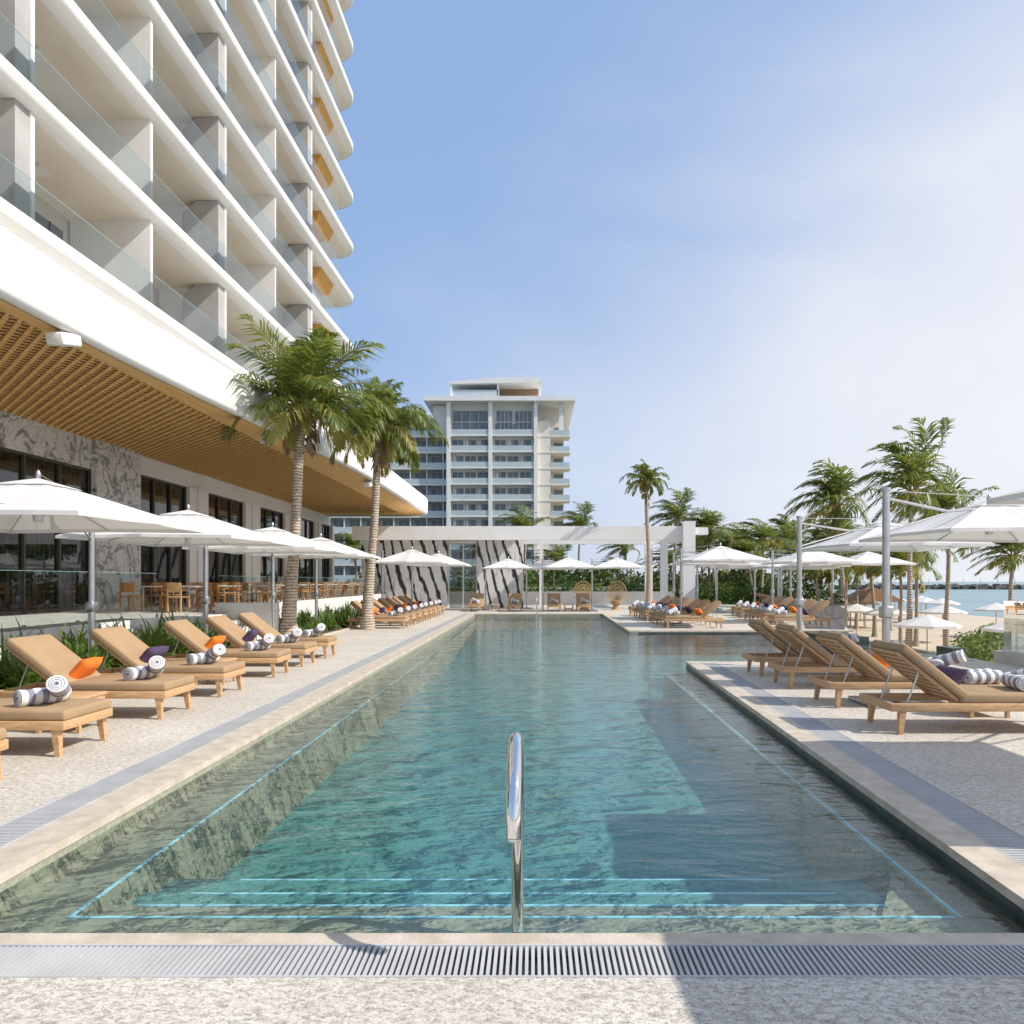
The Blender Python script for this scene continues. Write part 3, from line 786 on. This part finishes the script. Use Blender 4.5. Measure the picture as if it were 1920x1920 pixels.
p1=palm(11,6.6,(.42,0),2.6,38,.78,(.0,0),True,.185,48,.048,.38,96,90,.9)
p2=palm(23,6.6,(.42,0),2.25,34,1.25,(.06,0),True,.17,46,.048,.38,84,90,1.05)
inst(p1,'palm_tree',(-6.95,20.7,0)); inst(p2,'palm_tree',(-5.5,24.2,0))
w=(-.75,.1)
pv=[palm(31,6,(.3,.1),2.8,26,.8,w,False,.15,28,.08,.38),palm(37,6,(-.4,.1),2.6,24,.95,w,True,.14,28,.08,.38),palm(41,6,(.1,.1),3.0,28,.75,w,False,.15,28,.08,.38)]
slim=palm(43,7.2,(-.1,0),1.5,22,1.3,(-.1,0),True,.14,28,.06,.36,90)
inst(slim,'palm_tree',(6.35,40,0))
i=0
for x,y,z,base,s in ((18.6,36,6.1,-2.6,1.0),(18.9,44,6.3,-2.6,1.15),(22.8,40,5.3,-2.6,.95),(23.6,36,2.9,-2.6,.85),(12.8,51,5.2,0,1.05),(18.9,60,5.0,0,1.1),
    (11.6,60,6.6,0,.95),(25.9,55,3.2,-2.6,1.1),(22.9,65,4.9,-2.6,1.1),(27.8,70,4.6,-2.6,1.15),(19.3,70,5.1,0,1.15),(-.9,70,6.6,0,1.0),(4.6,75,7.0,0,1.0),
    (18.8,80,5.1,0,1.1),(21.2,50,4.3,-2.6,1.0),(14.5,66,4.6,0,1.05),(9.2,70,4.9,0,.95),(30.5,62,3.3,-2.6,1.1),(27,80,5.2,-2.6,1.1),(-15,62,4.5,0,1.0),(-12,58,3.6,0,.9),(24.8,47,3.6,-2.6,.95),
    (16,53,3.6,0,.9),(20.5,56,3.2,0,.9),(23.5,60,2.9,0,.95),(10.5,54,3.2,0,.85),(14,58,3.0,0,.9),(26,66,3.4,0,1.0),(19,48,2.6,-2.6,.8),(22.3,44,2.4,-2.6,.75),(1.5,56,3.2,0,.8),
    (21.5,52,2.6,-2.6,.9),(24.5,57,2.8,-2.6,.9),(28.5,64,3.4,-2.6,1.0),(16.8,62,4.2,0,1.0),(21,74,5.4,0,1.1),(-4.5,64,4.4,0,.9),(7,58,2.8,0,.8)):
    hh=(z-base)/6.0
    inst(pv[i%3],'palm_tree',(x,y,base),U(-.5,.5) ,(s,s,hh)); i+=1

# ---------------------------------------------------------------- planting
def straps(b,x,y,z,n,L,mats,rnd):
    for i in range(n):
        az=rnd.uniform(0,6.28); el=math.radians(rnd.uniform(35,85)); l=L*rnd.uniform(.6,1.1); w=rnd.uniform(.02,.038)
        d=Vector((math.cos(az)*math.cos(el),math.sin(az)*math.cos(el),math.sin(el))); p=Vector((x+rnd.uniform(-.08,.08),y+rnd.uniform(-.08,.08),z)); s=Vector((-math.sin(az),math.cos(az),0))
        vs=[];k=5
        for j in range(k+1):
            ww=w*(1-(j/k)**2)+.002; vs+= [p-s*ww,p+s*ww]; p=p+d*l/k; d=(d+Vector((0,0,-.22-.1*j))).normalized()
        b.add(vs,[(2*j,2*j+1,2*j+3,2*j+2) for j in range(k)],rnd.choice(mats))
rnd=random.Random(5); b=MB(strap)
y=2.5
while y<17:
    for q in range(5): straps(b,rnd.uniform(-8.5,-6.9),y+rnd.uniform(-.3,.3),.03,24,rnd.uniform(.65,1.15),[strap,strap,leafB if rnd.random()<.2 else strap],rnd)
    y+=.6
y=21.5
while y<35:
    for q in range(4): straps(b,rnd.uniform(-8.6,-6.35),y+rnd.uniform(-.3,.3),.03,20,rnd.uniform(.5,.85),[strap,strap,bushm],rnd)
    y+=.55
b.obj('border_planting')
def leafcloud(name,blobs,size,dens,m):
    b=MB(*m); rnd=random.Random(3)
    for (x,y,z,rx,ry,rz) in blobs:
        n=int(dens*rx*rz*2)
        for i in range(n):
            while True:
                p=Vector((rnd.uniform(-1,1),rnd.uniform(-1,1),rnd.uniform(-1,1)))
                if .35<p.length<1.05: break
            c=Vector((x+p.x*rx,y+p.y*ry,z+p.z*rz)); a=Vector((rnd.gauss(0,1),rnd.gauss(0,1),rnd.gauss(0,1))).normalized(); t=a.orthogonal().normalized(); u=a.cross(t); s=size*rnd.uniform(.6,1.3)
            b.add([c-t*s,c+u*s*.5,c+t*s,c-u*s*.5],[(0,1,2,3)],rnd.choice(m))
    return b.obj(name)
bl=[]
for i in range(70):
    y=rnd.uniform(54,95); x=rnd.uniform(-14,24+ (y-54)*.15); bl.append((x,y,rnd.uniform(.2,1.6),rnd.uniform(1.5,3),rnd.uniform(1,2),rnd.uniform(.9,1.9)))
leafcloud('distant_trees',bl,.22,70,[bushm,leafA,bushm])
bl=[(x,51+rnd.uniform(-.3,.3),rnd.uniform(.5,.9),.9,.5,.7) for x in [i*.9-9 for i in range(30)]]
leafcloud('hedge',bl,.10,400,[strap,bushm,leafA])
bl=[(20+i*1.5+rnd.uniform(-1,1),33+i*2+rnd.uniform(-2,2),-2.1,1.3,1.3,.7) for i in range(10)]+[(rnd.uniform(10.5,13),rnd.uniform(15,23),-1.5,1,1,.9) for i in range(12)]
leafcloud('shrubs',bl,.12,220,[strap,bushm,leafA])

# ---------------------------------------------------------------- beach
def beachumb(m):
    b=MB(m,teak); b.tube([(0,0,0),(0,0,2.5)],.03,teak,6)
    n=8; vs=[(0,0,2.6)]+[(1.5*math.cos(6.283*i/n+.39),1.5*math.sin(6.283*i/n+.39),2.1) for i in range(n)]
    b.add(vs,[(0,1+i,1+(i+1)%n) for i in range(n)],m); b.add(vs[1:]+[(x,y,z-.12) for x,y,z in vs[1:]],[(i,(i+1)%n,n+(i+1)%n,n+i) for i in range(n)],m)
    return b.mesh('beach_umbrella')
bu=[beachumb(canvas),beachumb(red),beachumb(lime)]
for i in range(30):
    x=U(22,46); y=U(40,100); inst(bu[0 if R()<.86 else random.choice((1,2))],'beach_umbrella',(x,y,-2.6),U(0,1))
for x,y in ((19,35),(21.5,32)): inst(bu[0],'beach_umbrella',(x,y,-2.6),U(0,1))
b=MB(thatch,teak)
vs=[(-2,-2,2.4),(2,-2,2.4),(2,2,2.4),(-2,2,2.4),(0,0,3.7)]; b.add(vs,[(0,1,4),(1,2,4),(2,3,4),(3,0,4)],thatch)
for sx in (-1.5,1.5):
    for sy in (-1.5,1.5): b.tube([(sx,sy,0),(sx,sy,2.45)],.07,teak,6)
pl=b.mesh('beach_palapa')
for x,y in ((31,66),(36,78)): inst(pl,'beach_palapa',(x,y,-2.6))
b=MB(rock)
for i in range(260):
    x=170+i*1.5; M=T(x,400+U(-3,3),-2.2)@RZ(U(0,3))@RX(U(0,3)); b.mbox(M,U(2,5),U(2,4),U(2,4),rock)
b.box(165,560,398,402,-3,-.6,rock)
for i in range(40): b.box(170+i*9.5,170.3+i*9.5,399,399.3,-.6,3,white)
b.obj('breakwater')

# ---------------------------------------------------------------- light, sky, camera
SE=math.radians(42); SA=math.radians(106)
sd=Vector((math.cos(SE)*math.sin(SA),math.cos(SE)*math.cos(SA),math.sin(SE)))
L=bpy.data.lights.new('sun','SUN'); L.energy=4.9; L.angle=math.radians(.5); L.color=(1,.94,.86)
lo=bpy.data.objects.new('sun',L); lo.rotation_euler=sd.to_track_quat('Z','Y').to_euler(); S.collection.objects.link(lo)
W=bpy.data.worlds.new('World'); S.world=W; W.use_nodes=True; nt=W.node_tree
bg=nt.nodes['Background']; sk=nt.nodes.new('ShaderNodeTexSky'); sk.sky_type='NISHITA'; sk.sun_disc=False
sk.sun_elevation=SE; sk.sun_rotation=SA; sk.air_density=1.0; sk.dust_density=1.5; sk.ozone_density=1.0
STR=.14
tc=nt.nodes.new('ShaderNodeTexCoord'); sx=nt.nodes.new('ShaderNodeSeparateXYZ'); nt.links.new(tc.outputs['Generated'],sx.inputs[0])
def mth(op,a,b_=None,c=None):
    n=nt.nodes.new('ShaderNodeMath'); n.operation=op
    for i_,v in enumerate((a,b_,c)):
        if v is None: continue
        if hasattr(v,'links'): nt.links.new(v,n.inputs[i_])
        else: n.inputs[i_].default_value=v
    return n.outputs[0]
# thin summer veil over the Nishita sky: white haze low and towards the sun side, soft cirrus
veil=mixc(nt,sk.outputs[0],tuple(c/STR for c in (.37,.56,.93)),.68)
mp=nt.nodes.new('ShaderNodeMapping'); mp.inputs['Scale'].default_value=(1.0,1.0,2.2); nt.links.new(tc.outputs['Generated'],mp.inputs[0])
cl=noise(nt,mp.outputs[0],1.7,6,.52,.5)
a=mth('MULTIPLY_ADD',sx.outputs['X'],.95,.02)
a=mth('MULTIPLY_ADD',sx.outputs['Z'],-.70,a)
a=mth('ADD',a,mth('MULTIPLY',mth('SUBTRACT',cl,.5),.75))
a=mth('ADD',a,.31)
mr=nt.nodes.new('ShaderNodeMapRange'); mr.interpolation_type='SMOOTHSTEP'; nt.links.new(a,mr.inputs[0]); mr.inputs[1].default_value=-.15; mr.inputs[2].default_value=.92; mr.inputs[3].default_value=0; mr.inputs[4].default_value=.95
col=mixc(nt,veil,tuple(c/STR for c in (.93,.935,.97)),mr.outputs[0])
nt.links.new(col,bg.inputs[0]); bg.inputs[1].default_value=STR
cd=bpy.data.cameras.new('camera'); cam=bpy.data.objects.new('camera',cd); S.collection.objects.link(cam); S.camera=cam
cam.location=(0,0,1.6); cam.rotation_euler=(math.pi/2,0,0)
cd.sensor_width=36; cd.lens=36*1360/1920; cd.shift_x=-40/1920; cd.shift_y=130/1920; cd.clip_end=12000; cd.clip_start=.05
S.view_settings.view_transform='Standard'; S.view_settings.look='None'; S.view_settings.exposure=0
